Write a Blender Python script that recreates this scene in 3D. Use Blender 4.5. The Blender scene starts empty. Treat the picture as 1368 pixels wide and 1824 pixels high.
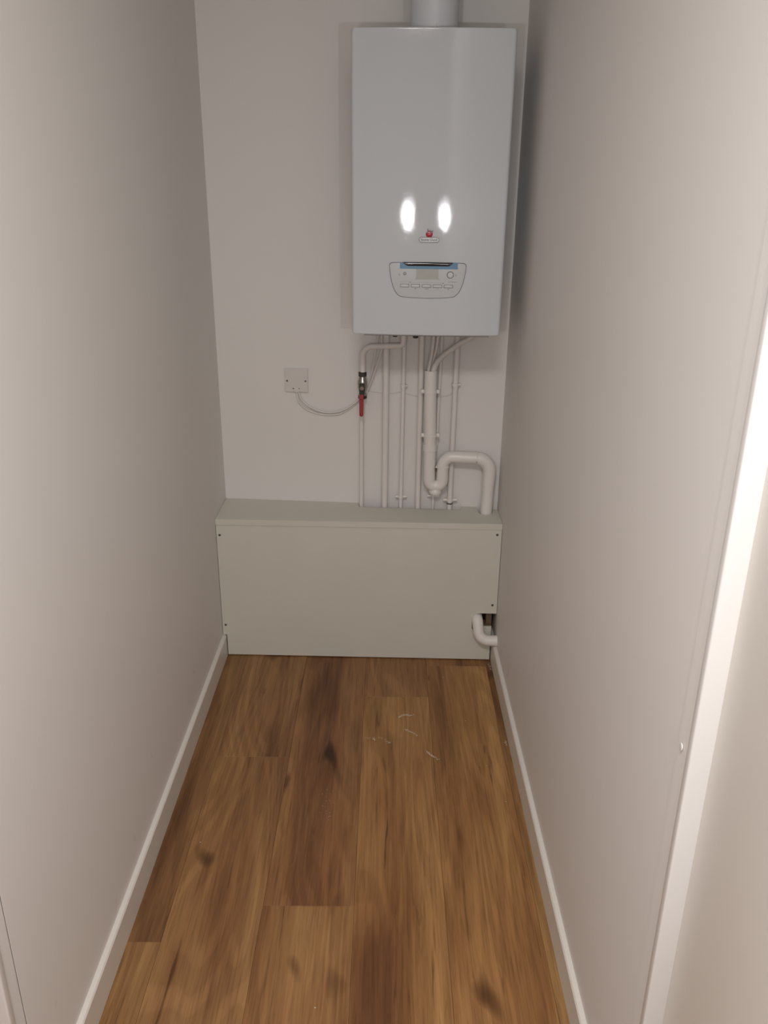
import bpy, bmesh, math, random
from mathutils import Vector, Matrix

random.seed(7)
SC = bpy.context.scene
COL = SC.collection

# ------------------------------------------------------------------ camera
F_PX, PITCH, YAW, ROLL = 1454.6, 21.17, -0.077, 0.616
cam = bpy.data.cameras.new('camera')
cam_o = bpy.data.objects.new('camera', cam)
COL.objects.link(cam_o)
cam.sensor_fit = 'VERTICAL'
cam.sensor_height = 24.0
cam.lens = F_PX * 24.0 / 1824.0
cam.clip_start = 0.02
p_, y_, r_ = map(math.radians, (PITCH, YAW, ROLL))
fw = Vector((math.sin(y_) * math.cos(p_), math.cos(y_) * math.cos(p_), -math.sin(p_)))
rt0 = Vector((math.cos(y_), -math.sin(y_), 0))
up0 = rt0.cross(fw)
rt = rt0 * math.cos(r_) + up0 * math.sin(r_)
up = up0 * math.cos(r_) - rt0 * math.sin(r_)
m3 = Matrix((rt, up, -fw)).transposed()
cam_o.matrix_world = Matrix.Translation((0, 0, 1.5)) @ m3.to_4x4()
SC.camera = cam_o

# ------------------------------------------------------------------ light and exposure
SC.view_settings.view_transform = 'Standard'
SC.view_settings.look = 'None'
SC.view_settings.gamma = 1.0
SC.view_settings.use_curve_mapping = False
SC.view_settings.exposure = 0.31
world = bpy.data.worlds.new('world')
SC.world = world
world.use_nodes = True
world.node_tree.nodes['Background'].inputs[0].default_value = (0.9, 0.95, 1, 1)
world.node_tree.nodes['Background'].inputs[1].default_value = 0.02

def point_light(name, loc, watts, radius, col):
    l = bpy.data.lights.new(name, 'POINT')
    l.energy = watts; l.shadow_soft_size = radius; l.color = col
    o = bpy.data.objects.new(name, l); o.location = loc
    COL.objects.link(o)
    return o
# the photographer's two small lamps, held either side of the phone
point_light('hand_lamp', (-0.185, -0.05, 1.400), 11.8, 0.024, (1.0, 1.0, 1.03))
point_light('hand_lamp', (0.27, -0.05, 1.400), 8.9, 0.015, (1.0, 1.0, 1.03))
# fill light added out of view, above and behind the camera
al = bpy.data.lights.new('added_fill_light', 'AREA')
al.shape = 'DISK'; al.size = 0.5; al.energy = 20; al.color = (1.0, 0.97, 0.93)
al_o = bpy.data.objects.new('added_fill_light', al)
al_o.location = (-0.10, -0.10, 2.40)
COL.objects.link(al_o)

# ------------------------------------------------------------------ materials
def new_mat(name):
    m = bpy.data.materials.new(name); m.use_nodes = True
    nt = m.node_tree
    return m, nt, nt.nodes, nt.links, nt.nodes['Principled BSDF']

def mat(name, col, rough=0.5, metal=0.0, spec=0.5, var=0.03, vscale=8.0, bump=0.0, bscale=200.0, coat=0.0):
    m, nt, N, L, b = new_mat(name)
    tc = N.new('ShaderNodeTexCoord')
    nz = N.new('ShaderNodeTexNoise'); nz.inputs['Scale'].default_value = vscale; nz.inputs['Detail'].default_value = 4
    L.new(tc.outputs['Object'], nz.inputs['Vector'])
    mx = N.new('ShaderNodeMix'); mx.data_type = 'RGBA'
    mx.inputs[6].default_value = tuple(c * (1 - var) for c in col) + (1,)
    mx.inputs[7].default_value = tuple(min(1, c * (1 + var)) for c in col) + (1,)
    L.new(nz.outputs['Fac'], mx.inputs[0]); L.new(mx.outputs[2], b.inputs['Base Color'])
    b.inputs['Roughness'].default_value = rough
    b.inputs['Metallic'].default_value = metal
    b.inputs['Specular IOR Level'].default_value = spec
    b.inputs['Coat Weight'].default_value = coat
    if bump:
        n2 = N.new('ShaderNodeTexNoise'); n2.inputs['Scale'].default_value = bscale; n2.inputs['Detail'].default_value = 2
        L.new(tc.outputs['Object'], n2.inputs['Vector'])
        bp = N.new('ShaderNodeBump'); bp.inputs['Strength'].default_value = bump; bp.inputs['Distance'].default_value = 0.001
        L.new(n2.outputs['Fac'], bp.inputs['Height']); L.new(bp.outputs['Normal'], b.inputs['Normal'])
    return m

def wall_mat(name, col, marks=()):
    """matt paint; marks = (y, z, radius_y, radius_z, tilt, strength) grey scuffs on a side wall"""
    m, nt, N, L, b = new_mat(name)
    tc = N.new('ShaderNodeTexCoord')
    nz = N.new('ShaderNodeTexNoise'); nz.inputs['Scale'].default_value = 2.2; nz.inputs['Detail'].default_value = 5
    L.new(tc.outputs['Object'], nz.inputs['Vector'])
    mx = N.new('ShaderNodeMix'); mx.data_type = 'RGBA'
    mx.inputs[6].default_value = tuple(c * 0.975 for c in col) + (1,)
    mx.inputs[7].default_value = tuple(min(1, c * 1.02) for c in col) + (1,)
    L.new(nz.outputs['Fac'], mx.inputs[0])
    out = mx.outputs[2]
    if marks:
        sep = N.new('ShaderNodeSeparateXYZ'); L.new(tc.outputs['Object'], sep.inputs[0])
        n3 = N.new('ShaderNodeTexNoise'); n3.inputs['Scale'].default_value = 60; n3.inputs['Detail'].default_value = 3
        L.new(tc.outputs['Object'], n3.inputs['Vector'])
        def mth(op, a, bb=None):
            n = N.new('ShaderNodeMath'); n.operation = op
            for i, v in enumerate((a, bb)):
                if v is None: continue
                if isinstance(v, (int, float)): n.inputs[i].default_value = v
                else: L.new(v, n.inputs[i])
            return n.outputs[0]
        tot = None
        for (y, z, ry, rz, tilt, s) in marks:
            dy = mth('SUBTRACT', sep.outputs['Y'], y); dz = mth('SUBTRACT', sep.outputs['Z'], z)
            c, sn = math.cos(tilt), math.sin(tilt)
            a = mth('ADD', mth('MULTIPLY', dy, c / ry), mth('MULTIPLY', dz, sn / ry))
            e = mth('ADD', mth('MULTIPLY', dy, -sn / rz), mth('MULTIPLY', dz, c / rz))
            d = mth('ADD', mth('MULTIPLY', a, a), mth('MULTIPLY', e, e))
            d = mth('ADD', d, mth('MULTIPLY', n3.outputs['Fac'], 1.4))
            k = mth('MULTIPLY', mth('MAXIMUM', mth('SUBTRACT', 1.25, d), 0.0), s)
            tot = k if tot is None else mth('ADD', tot, k)
        tot = mth('MINIMUM', tot, 0.8)
        m2 = N.new('ShaderNodeMix'); m2.data_type = 'RGBA'
        L.new(tot, m2.inputs[0]); L.new(out, m2.inputs[6]); m2.inputs[7].default_value = (0.2, 0.19, 0.18, 1)
        out = m2.outputs[2]
    L.new(out, b.inputs['Base Color'])
    b.inputs['Roughness'].default_value = 0.55
    b.inputs['Specular IOR Level'].default_value = 0.3
    n2 = N.new('ShaderNodeTexNoise'); n2.inputs['Scale'].default_value = 160; n2.inputs['Detail'].default_value = 2
    L.new(tc.outputs['Object'], n2.inputs['Vector'])
    bp = N.new('ShaderNodeBump'); bp.inputs['Strength'].default_value = 0.06; bp.inputs['Distance'].default_value = 0.001
    L.new(n2.outputs['Fac'], bp.inputs['Height']); L.new(bp.outputs['Normal'], b.inputs['Normal'])
    return m

def wood_mat():
    m, nt, N, L, b = new_mat('oak_vinyl')
    tc = N.new('ShaderNodeTexCoord'); oi = N.new('ShaderNodeObjectInfo')
    off = N.new('ShaderNodeVectorMath'); off.operation = 'SCALE'; off.inputs[0].default_value = (13.7, 41.3, 7.1)
    L.new(oi.outputs['Random'], off.inputs['Scale'])
    add = N.new('ShaderNodeVectorMath'); add.operation = 'ADD'
    L.new(tc.outputs['Object'], add.inputs[0]); L.new(off.outputs[0], add.inputs[1])
    def mapped(sx, sy):
        mp = N.new('ShaderNodeMapping'); mp.inputs['Scale'].default_value = (sx, sy, 1.0)
        L.new(add.outputs[0], mp.inputs['Vector']); return mp.outputs[0]
    def noise(vec, sc, det, dist=0.0, rough=0.55):
        n = N.new('ShaderNodeTexNoise'); n.inputs['Scale'].default_value = sc; n.inputs['Detail'].default_value = det
        n.inputs['Distortion'].default_value = dist; n.inputs['Roughness'].default_value = rough
        L.new(vec, n.inputs['Vector']); return n.outputs['Fac']
    def ramp(fac, stops):
        r = N.new('ShaderNodeValToRGB'); L.new(fac, r.inputs[0])
        el = r.color_ramp.elements
        while len(el) < len(stops): el.new(0.5)
        for e, (p, c) in zip(el, stops): e.position = p; e.color = tuple(c) + (1,) if len(c) == 3 else c
        return r.outputs[0]
    def mul(a, c, f=1.0, mode='MULTIPLY'):
        x = N.new('ShaderNodeMix'); x.data_type = 'RGBA'; x.blend_type = mode; x.inputs[0].default_value = f
        L.new(a, x.inputs[6]); L.new(c, x.inputs[7]); return x.outputs[2]
    broad = noise(mapped(9, 0.9), 1.0, 5, 0.7)
    base = ramp(broad, [(0.30, (0.165, 0.076, 0.031)), (0.44, (0.285, 0.145, 0.060)), (0.56, (0.36, 0.200, 0.083)), (0.74, (0.46, 0.278, 0.120))])
    # cathedral figure: contour lines of a stretched field
    fld = noise(mapped(4.2, 0.55), 1.0, 2, 0.4)
    sn = N.new('ShaderNodeMath'); sn.operation = 'MULTIPLY'; sn.inputs[1].default_value = 120.0; L.new(fld, sn.inputs[0])
    si = N.new('ShaderNodeMath'); si.operation = 'SINE'; L.new(sn.outputs[0], si.inputs[0])
    cath = ramp(si.outputs[0], [(0.0, (0.80, 0.77, 0.74)), (0.5, (1, 1, 1)), (1.0, (1.05, 1.05, 1.05))])
    col = mul(base, cath, 0.6)
    fine = ramp(noise(mapped(210, 7), 1.0, 5, 0.0, 0.65), [(0.28, (0.58, 0.54, 0.50)), (0.52, (1, 1, 1)), (0.75, (1.12, 1.12, 1.12))])
    col = mul(col, fine, 0.8)
    streak = ramp(noise(mapped(40, 2.6), 1.0, 4, 1.2), [(0.27, (0.30, 0.24, 0.20)), (0.36, (0.9, 0.88, 0.86)), (0.46, (1, 1, 1))])
    col = mul(col, streak, 0.85)
    knot = ramp(noise(mapped(13, 4.0), 1.0, 1, 0.3), [(0.21, (0.22, 0.17, 0.13)), (0.30, (1, 1, 1)), (1, (1, 1, 1))])
    col = mul(col, knot, 0.9)
    col = mul(col, oi.outputs['Color'], 1.0)
    L.new(col, b.inputs['Base Color'])
    rr = ramp(noise(mapped(30, 3), 1.0, 3), [(0.2, (0.40, 0.40, 0.40)), (0.8, (0.56, 0.56, 0.56))])
    L.new(rr, b.inputs['Roughness'])
    b.inputs['Specular IOR Level'].default_value = 0.4
    bp = N.new('ShaderNodeBump'); bp.inputs['Strength'].default_value = 0.25; bp.inputs['Distance'].default_value = 0.0006
    L.new(fine, bp.inputs['Height']); L.new(bp.outputs['Normal'], b.inputs['Normal'])
    return m

WALLC = (0.77, 0.742, 0.715)
M = {}
M['wall'] = wall_mat('wall_paint', WALLC)
M['wall_left'] = wall_mat('wall_paint_left', WALLC, [
    (1.447, 0.150, 0.008, 0.030, 0.25, 0.16), (1.425, 0.116, 0.006, 0.022, 0.35, 0.20),
    (1.299, 0.108, 0.010, 0.030, -0.3, 0.16), (2.058, 0.194, 0.018, 0.008, -0.4, 0.30),
    (0.999, 0.201, 0.010, 0.006, 0.3, 0.20), (1.62, 0.235, 0.006, 0.008, 0.0, 0.3)])
M['wall_right'] = wall_mat('wall_paint_right', WALLC, [
    (2.159, 0.137, 0.006, 0.024, 0.0, 0.7), (2.34, 0.142, 0.009, 0.016, 0.3, 0.6), (2.318, 0.121, 0.006, 0.012, 0.0, 0.6)])
M['base'] = mat('baseboard_paint', (0.74, 0.70, 0.64), 0.38, var=0.03)
M['gloss'] = mat('gloss_trim_paint', (0.74, 0.72, 0.70), 0.3, var=0.02)
M['door'] = mat('door_paint', (0.74, 0.70, 0.645), 0.42, var=0.03)
M['board'] = mat('painted_board', (0.655, 0.638, 0.565), 0.5, var=0.04, vscale=5, bump=0.05, bscale=120)
M['wood'] = wood_mat()
M['slab'] = mat('screed', (0.05, 0.04, 0.035), 0.9)
M['enamel'] = mat('boiler_enamel', (0.585, 0.605, 0.625), 0.04, var=0.008, bump=0.075, bscale=330, spec=0.4)
M['enamel_dim'] = mat('frame_paint_tray_shade', (0.30, 0.30, 0.30), 0.4)
M['gap'] = mat('gap_dark_plastic', (0.06, 0.06, 0.06), 0.6)
M['panel'] = mat('control_panel_plastic', (0.525, 0.53, 0.535), 0.2, var=0.01)
M['button'] = mat('button_plastic', (0.545, 0.55, 0.55), 0.3, var=0.01)
M['display'] = mat('display_window', (0.40, 0.40, 0.365), 0.2, var=0.06, vscale=40)
M['film'] = mat('blue_protective_film', (0.07, 0.20, 0.33), 0.25, var=0.05, vscale=60)
M['black'] = mat('black_gloss_plastic', (0.012, 0.013, 0.016), 0.12, spec=0.6)
M['print'] = mat('grey_print', (0.20, 0.20, 0.20), 0.5)
M['red_logo'] = mat('red_enamel_emblem', (0.42, 0.012, 0.04), 0.15, coat=0.6)
M['silver'] = mat('silver_badge', (0.42, 0.415, 0.41), 0.35, metal=0.2)
M['pvc'] = mat('white_pvc', (0.80, 0.765, 0.73), 0.33, var=0.015)
M['ppipe'] = mat('white_painted_copper', (0.77, 0.735, 0.70), 0.38, var=0.03, vscale=20)
M['hose'] = mat('pale_hose', (0.70, 0.665, 0.62), 0.4, var=0.03)
M['cable'] = mat('white_cable_sheath', (0.73, 0.69, 0.65), 0.42)
M['plate'] = mat('white_plate_plastic', (0.70, 0.66, 0.63), 0.2, var=0.01)
M['chrome'] = mat('nickel_plated_brass', (0.42, 0.41, 0.39), 0.22, metal=1.0, var=0.1)
M['darkmetal'] = mat('dark_steel', (0.05, 0.047, 0.043), 0.4, metal=0.6, var=0.2)
M['redlever'] = mat('red_vinyl_lever', (0.30, 0.010, 0.022), 0.35, var=0.08, vscale=60)
M['screw'] = mat('zinc_screw', (0.16, 0.15, 0.13), 0.45, metal=0.7)
M['batten'] = mat('rough_timber', (0.15, 0.095, 0.06), 0.8, var=0.35, vscale=60)
M['void_dark'] = mat('void_dark_board', (0.03, 0.024, 0.018), 0.9)  # near-black, only for darkening the cavity in the boxing
M['joint'] = mat('gap_shade_grey', (0.26, 0.245, 0.23), 0.8)  # shade of the frame gap as a grey colour
M['dust'] = mat('plaster_dust', (0.62, 0.56, 0.48), 0.9)
M['flue'] = mat('flue_plastic', (0.68, 0.69, 0.71), 0.4, var=0.01)
M['diffuser'] = mat('opal_glass', (0.85, 0.84, 0.8), 0.4)

# ------------------------------------------------------------------ mesh helpers
def tag(o, label=None, cat=None, group=None, kind=None):
    if label: o['label'] = label
    if cat: o['category'] = cat
    if group: o['group'] = group
    if kind: o['kind'] = kind
    return o

def obj(name, bm, m, parent=None, origin=None, smooth=False, angle=40):
    """bm in the parent's frame (or world when top-level); origin moves the object's origin"""
    bmesh.ops.recalc_face_normals(bm, faces=bm.faces[:])
    if origin is not None:
        bmesh.ops.translate(bm, verts=bm.verts[:], vec=-Vector(origin))
    me = bpy.data.meshes.new(name)
    bm.to_mesh(me); bm.free()
    me.materials.append(M[m])
    if smooth:
        me.polygons.foreach_set('use_smooth', [True] * len(me.polygons))
        me.set_sharp_from_angle(angle=math.radians(angle))
    o = bpy.data.objects.new(name, me)
    if origin is not None: o.location = origin
    COL.objects.link(o)
    if parent is not None: o.parent = parent
    return o

def base_of(bm):
    xs = [v.co for v in bm.verts]
    lo = [min(c[i] for c in xs) for i in range(3)]; hi = [max(c[i] for c in xs) for i in range(3)]
    return ((lo[0] + hi[0]) / 2, (lo[1] + hi[1]) / 2, lo[2])

def top(name, bm, m, label, cat, group=None, smooth=False):
    o = obj(name, bm, m, None, base_of(bm), smooth)
    return tag(o, label, cat, group)

def child(name, bm, m, parent, smooth=False):
    """bm given in world coordinates, parent unrotated at parent.location"""
    loc = Vector(parent.location)
    if parent.parent is not None: loc += Vector(parent.parent.location)
    bmesh.ops.translate(bm, verts=bm.verts[:], vec=-loc)
    return obj(name, bm, m, parent, base_of(bm), smooth)

def empty(name, loc, rz=0, label=None, cat=None, group=None):
    o = bpy.data.objects.new(name, None)
    o.empty_display_size = 0.05
    COL.objects.link(o); o.location = loc; o.rotation_euler = (0, 0, rz)
    return tag(o, label, cat, group)

def box(x0, x1, y0, y1, z0, z1, bev=0.0, seg=2, bm=None):
    b = bmesh.new()
    vs = [b.verts.new((x, y, z)) for z in (z0, z1) for y in (y0, y1) for x in (x0, x1)]
    for f in ((0, 1, 3, 2), (4, 6, 7, 5), (0, 4, 5, 1), (2, 3, 7, 6), (0, 2, 6, 4), (1, 5, 7, 3)):
        b.faces.new([vs[i] for i in f])
    if bev: bmesh.ops.bevel(b, geom=b.edges[:], offset=bev, segments=seg, profile=0.5, affect='EDGES')
    return b

def rot_z(bm, a, about):
    bmesh.ops.rotate(bm, verts=bm.verts[:], cent=about, matrix=Matrix.Rotation(a, 3, 'Z'))
    return bm

def prism(poly, axis, a, b, bev=0.0, bm=None):
    """extrude a 2-D polygon; axis 'y': poly=(x,z), 'z': poly=(x,y), 'x': poly=(y,z)"""
    bm = bm or bmesh.new()
    def P(p, t):
        return {'y': (p[0], t, p[1]), 'z': (p[0], p[1], t), 'x': (t, p[0], p[1])}[axis]
    A = [bm.verts.new(P(p, a)) for p in poly]; B = [bm.verts.new(P(p, b)) for p in poly]
    fa = bm.faces.new(A); fb = bm.faces.new(B)
    n = len(poly)
    for i in range(n):
        bm.faces.new((A[i], A[(i + 1) % n], B[(i + 1) % n], B[i]))
    if bev:
        es = list(fa.edges)
        bmesh.ops.bevel(bm, geom=es, offset=bev, segments=2, profile=0.5, affect='EDGES')
    return bm

def smooth_path(pts, n=8):
    P = [Vector(p) for p in pts]
    if len(P) < 3: return P
    Q = [2 * P[0] - P[1]] + P + [2 * P[-1] - P[-2]]
    out = []
    for i in range(1, len(Q) - 2):
        a, b, c, d = Q[i - 1], Q[i], Q[i + 1], Q[i + 2]
        for k in range(n):
            t = k / n
            out.append(0.5 * ((2 * b) + (c - a) * t + (2 * a - 5 * b + 4 * c - d) * t * t + (3 * b - a - 3 * c + d) * t ** 3))
    out.append(P[-1])
    return out

def fillet(pts, rads, n=8):
    """polyline with rounded corners"""
    P = [Vector(p) for p in pts]; out = [P[0]]
    for i in range(1, len(P) - 1):
        r = rads[i - 1] if isinstance(rads, (list, tuple)) else rads
        a = (P[i - 1] - P[i]).normalized(); b = (P[i + 1] - P[i]).normalized()
        ang = a.angle(b); d = r / math.tan(ang / 2)
        s, e = P[i] + a * d, P[i] + b * d
        cen = P[i] + (a + b).normalized() * (r / math.sin(ang / 2))
        u, w = s - cen, e - cen
        tot = u.angle(w); ax = u.cross(w).normalized()
        for k in range(n + 1):
            out.append(cen + Matrix.Rotation(tot * k / n, 3, ax) @ u)
    out.append(P[-1])
    return out

def tube(path, r, seg=16, bm=None, caps=True, rads=None):
    bm = bm or bmesh.new()
    P = [Vector(p) for p in path]
    t0 = (P[1] - P[0]).normalized()
    nrm = t0.orthogonal().normalized()
    rings = []
    for i, p in enumerate(P):
        if i == 0: t = (P[1] - P[0]).normalized()
        elif i == len(P) - 1: t = (P[-1] - P[-2]).normalized()
        else: t = ((P[i + 1] - P[i]).normalized() + (P[i] - P[i - 1]).normalized()).normalized()
        nrm = (nrm - t * nrm.dot(t)).normalized()
        bn = t.cross(nrm)
        rr = rads[i] if rads else r
        rings.append([bm.verts.new(p + (nrm * math.cos(2 * math.pi * k / seg) + bn * math.sin(2 * math.pi * k / seg)) * rr) for k in range(seg)])
    for a, b in zip(rings, rings[1:]):
        for k in range(seg):
            bm.faces.new((a[k], a[(k + 1) % seg], b[(k + 1) % seg], b[k]))
    if caps:
        bm.faces.new(rings[0][::-1]); bm.faces.new(rings[-1])
    return bm

def lathe(prof, cen, axis='z', seg=20, bm=None):
    """prof = [(radius, height)], closed at both ends when radius > 0"""
    bm = bm or bmesh.new(); cen = Vector(cen); rings = []
    for r, h in prof:
        ring = []
        for k in range(seg):
            a = 2 * math.pi * k / seg; c, s = r * math.cos(a), r * math.sin(a)
            v = {'z': (c, s, h), 'y': (c, h, s), 'x': (h, c, s)}[axis]
            ring.append(bm.verts.new(cen + Vector(v)))
        rings.append(ring)
    for a, b in zip(rings, rings[1:]):
        for k in range(seg): bm.faces.new((a[k], a[(k + 1) % seg], b[(k + 1) % seg], b[k]))
    bm.faces.new(rings[0][::-1]); bm.faces.new(rings[-1])
    return bm

def merge(bm, other):
    me = bpy.data.meshes.new('tmp'); other.to_mesh(me); other.free()
    bm.from_mesh(me); bpy.data.meshes.remove(me)
    return bm

def struct(name, bm, m, smooth=False):
    o = obj(name, bm, m, None, None, smooth); o['kind'] = 'structure'
    return o

# ------------------------------------------------------------------ measures (metres)
XL, XR = -0.555, 0.383
SB, YB = 0.0646, 2.6344          # back wall: y = YB - SB x
SP, YP = 0.0167, 2.465           # boxing front: y = YP - SP x
ZT = 0.511                       # boxing top
CEIL = 2.5
def wy(x, off=0.0): return YB - SB * x - off
def py(x, off=0.0): return YP - SP * x - off

# ------------------------------------------------------------------ structure
# floor slab with vinyl planks
floor = struct('floor', box(-1.75, 1.75, -2.65, 2.8, -0.12, -0.006), 'slab')
PW, PLEN = 0.206, 1.30
joint = {-2: 1.924, -1: 1.40, 0: 2.231, 1: 2.42, 2: 1.75, -3: 1.30}
tints = {(-3, -1): (0.9, 0.87, 0.82), (-3, 0): (0.92, 0.9, 0.86), (-3, -2): (0.95, 0.92, 0.86), (-2, 0): (0.92, 0.87, 0.84), (-2, -1): (0.95, 0.91, 0.87), (-1, 0): (0.86, 0.77, 0.73), (-1, -1): (1.0, 0.95, 0.89),
         (0, 0): (0.93, 0.86, 0.80), (0, -1): (1.0, 0.92, 0.82), (1, -1): (1.06, 0.99, 0.86), (1, 0): (1.0, 0.92, 0.8), (2, -1): (0.9, 0.87, 0.80), (2, 0): (0.85, 0.8, 0.75)}
pm = {}
wood = M['wood']
for row in range(-9, 10):
    x0 = -0.06 + row * PW; x1 = x0 + PW
    if x1 > 1.74 or x0 < -1.74: continue
    j = joint.get(row, random.uniform(0.2, 1.4))
    k = 0
    y = j
    while y > -2.64:
        y -= PLEN; k -= 1
    while y < 2.79:
        ya, yb = max(y, -2.64), min(y + PLEN, 2.79)
        # rows outside the corridor only exist in the room behind the camera
        if (x1 < XL - 0.05 or x0 > XR + 0.05): yb = min(yb, 0.95)
        if yb - ya > 0.02:
            g = 0.0002
            key = (round(yb - ya, 4))
            if key not in pm:
                l = (yb - ya) / 2
                b = box(-PW / 2 + g, PW / 2 - g, -l + g, l - g, -0.006, 0.0)
                es = [e for e in b.edges if all(v.co.z > -0.001 for v in e.verts)]
                bmesh.ops.bevel(b, geom=es, offset=0.0004, segments=1, affect='EDGES')
                me = bpy.data.meshes.new('plank'); b.to_mesh(me); b.free(); me.materials.append(wood)
                pm[key] = me
            o = bpy.data.objects.new('plank', pm[key]); COL.objects.link(o)
            o.location = ((x0 + x1) / 2, (ya + yb) / 2, 0); o.parent = floor
            t = tints.get((row, k))
            if t is None: t = tuple(c * random.uniform(0.88, 1.05) for c in (0.95, 0.88, 0.8))
            o.color = t + (1,)
        y += PLEN; k += 1

struct('wall_left', box(XL - 0.10, XL, 0.907, 2.80, 0, CEIL), 'wall_left')
struct('wall_right', box(XR, XR + 0.035, 0.877, 2.80, 0, CEIL), 'wall_right')
bw = bmesh.new()
prism([(XL - 0.1, wy(XL - 0.1)), (XR + 0.1, wy(XR + 0.1)), (XR + 0.1, 2.85), (XL - 0.1, 2.85)], 'z', -0.006, CEIL, bm=bw)
struct('wall_back', bw, 'wall')
struct('ceiling', box(-1.75, 1.75, -2.65, 2.85, CEIL, CEIL + 0.1), 'wall')
struct('wall_room_left', box(-1.75, -1.65, -2.65, 0.95, 0, CEIL), 'wall')
struct('wall_room_right', box(1.65, 1.75, -2.65, 0.95, 0, CEIL), 'wall')
struct('wall_room_back', box(-1.65, 1.65, -2.65, -2.55, 0, CEIL), 'wall')
struct('wall_front_left', box(-1.65, XL - 0.034, 0.885, 0.95, 0, CEIL), 'wall')
struct('wall_front_right', box(XR + 0.036, 1.65, 0.855, 0.95, 0, CEIL), 'wall')
struct('wall_front_top', box(XL - 0.034, XR + 0.034, 0.885, 0.95, 2.38, CEIL), 'wall')

def baseboard(name, side):
    x0 = XL if side < 0 else XR; s = 1 if side < 0 else -1
    prof = [(x0, 0), (x0 + s * 0.012, 0), (x0 + s * 0.012, 0.0745), (x0 + s * 0.0095, 0.078), (x0 + s * 0.001, 0.0795), (x0, 0.0795)]
    bm = bmesh.new()
    ya = 0.91 if side < 0 else 0.88
    A = [bm.verts.new((x, ya, z)) for x, z in prof]; Bv = [bm.verts.new((x, 2.59, z)) for x, z in prof]
    bm.faces.new(A); bm.faces.new(Bv[::-1])
    for i in range(len(prof)): bm.faces.new((A[i], A[(i + 1) % len(prof)], Bv[(i + 1) % len(prof)], Bv[i]))
    return struct(name, bm, 'base')
baseboard('baseboard_left', -1); baseboard('baseboard_right', 1)

# door frame at the mouth of the closet: flat lining plus a rounded white stop on each side
def frame(name, s, x, ylo, ymid, yhi, w, pr):
    lin = box(min(x - s * pr, x + s * 0.03), max(x - s * pr, x + s * 0.03), ymid, yhi, 0, 2.38, 0.0008, 1)
    o = struct(name, lin, 'wall')
    stop = box(min(x - s * 0.003, x + s * w), max(x - s * 0.003, x + s * w), ylo, ymid - 0.0004, 0, 2.40, 0.003, 3)
    obj('architrave', stop, 'gloss', o, None, True, 60)
    return o
trim_r = frame('trim_1', 1, XR, 0.832, 0.847, 0.8766, 0.0265, 0.0012)
trim_l = frame('trim_2', -1, XL, 0.860, 0.876, 0.9046, 0.034, -0.0002)
obj('gap_shade_strip', box(XL - 0.02, XL - 0.0006, 0.9047, 0.9069, 0, 2.38), 'joint', trim_l)  # dark strip put in the gap to stand for its shade
cap = lathe([(0.0001, 0.0), (0.0035, 0.0), (0.0045, 0.0012), (0.0040, 0.0022), (0.0001, 0.0026)], (0, 0, 0), 'x', 12)
bmesh.ops.scale(cap, verts=cap.verts[:], vec=(-1, 1, 1.3))
bmesh.ops.translate(cap, verts=cap.verts[:], vec=(XR - 0.002, 0.862, 0.851))
obj('screw_cap', cap, 'gloss', trim_r, None, True)

# door leaf standing open toward the camera, hinged on the right
a = math.radians(-8)
leaf = box(0.0, 0.038, -0.73, 0.0, 0.012, 2.34, 0.0008, 1)
rot_z(leaf, a, (0, 0, 0))
bmesh.ops.translate(leaf, verts=leaf.verts[:], vec=(XR + 0.0248, 0.8342, 0))
door = struct('door_1', leaf, 'door')
hd = Vector((XR + 0.0248, 0.8342, 1.02)) + Matrix.Rotation(a, 3, 'Z') @ Vector((0, -0.68, 0))
n_ = Matrix.Rotation(a, 3, 'Z') @ Vector((-1, 0, 0)); t_ = Matrix.Rotation(a, 3, 'Z') @ Vector((0, 1, 0))
obj('door_handle', tube(fillet([hd, hd + n_ * 0.05, hd + n_ * 0.05 + t_ * 0.11], 0.012), 0.008, 12), 'chrome', door, None, True)

# body made up for the added fill light, never in view
lamp = empty('added_fill_lamp', (-0.10, -0.10, 2.41), 0, 'round opal fill lamp added out of view behind the camera', 'lamp')
obj('fill_lamp_base', lathe([(0.16, 0.06), (0.16, 0.09)], (0, 0, 0), 'z', 32), 'gloss', lamp, None, True)
obj('diffuser', lathe([(0.10, 0.002), (0.20, 0.010), (0.25, 0.035), (0.25, 0.06)], (0, 0, 0), 'z', 32), 'diffuser', lamp, None, True)

# ------------------------------------------------------------------ boxing under the pipes
bx = empty('pipe_boxing', (-0.086, 2.46, 0.0), 0, 'low white painted boxing with screwed front panel across the back wall', 'boxing')
cut = []
cx, cz, cr = 0.3265, 0.157, 0.026
for k in range(7):                       # lower-left quarter of the cut-out, then upper-left
    t = math.radians(270 - 90 * k / 6); cut.append((cx + cr * math.cos(t), 0.131 + cr * math.sin(t)))
for k in range(7):
    t = math.radians(180 - 90 * k / 6); cut.append((cx + cr * math.cos(t), cz + cr * math.sin(t)))
xr_low = XR - 0.0165
poly = [(XL + 0.015, 0.004), (xr_low, 0.004), (xr_low, 0.105)] + cut + [(XR - 0.0015, 0.183), (XR - 0.0015, ZT - 0.0211), (XL + 0.0015, ZT - 0.0214), (XL + 0.0015, 0.0825), (XL + 0.015, 0.0825)]
pb = prism(poly, 'y', 0.0, 0.012)
for v in pb.verts: v.co.y += py(v.co.x)
pb.normal_update(); bmesh.ops.triangulate(pb, faces=[f for f in pb.faces if len(f.verts) > 4])
child('front_panel', pb, 'board', bx)
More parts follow.
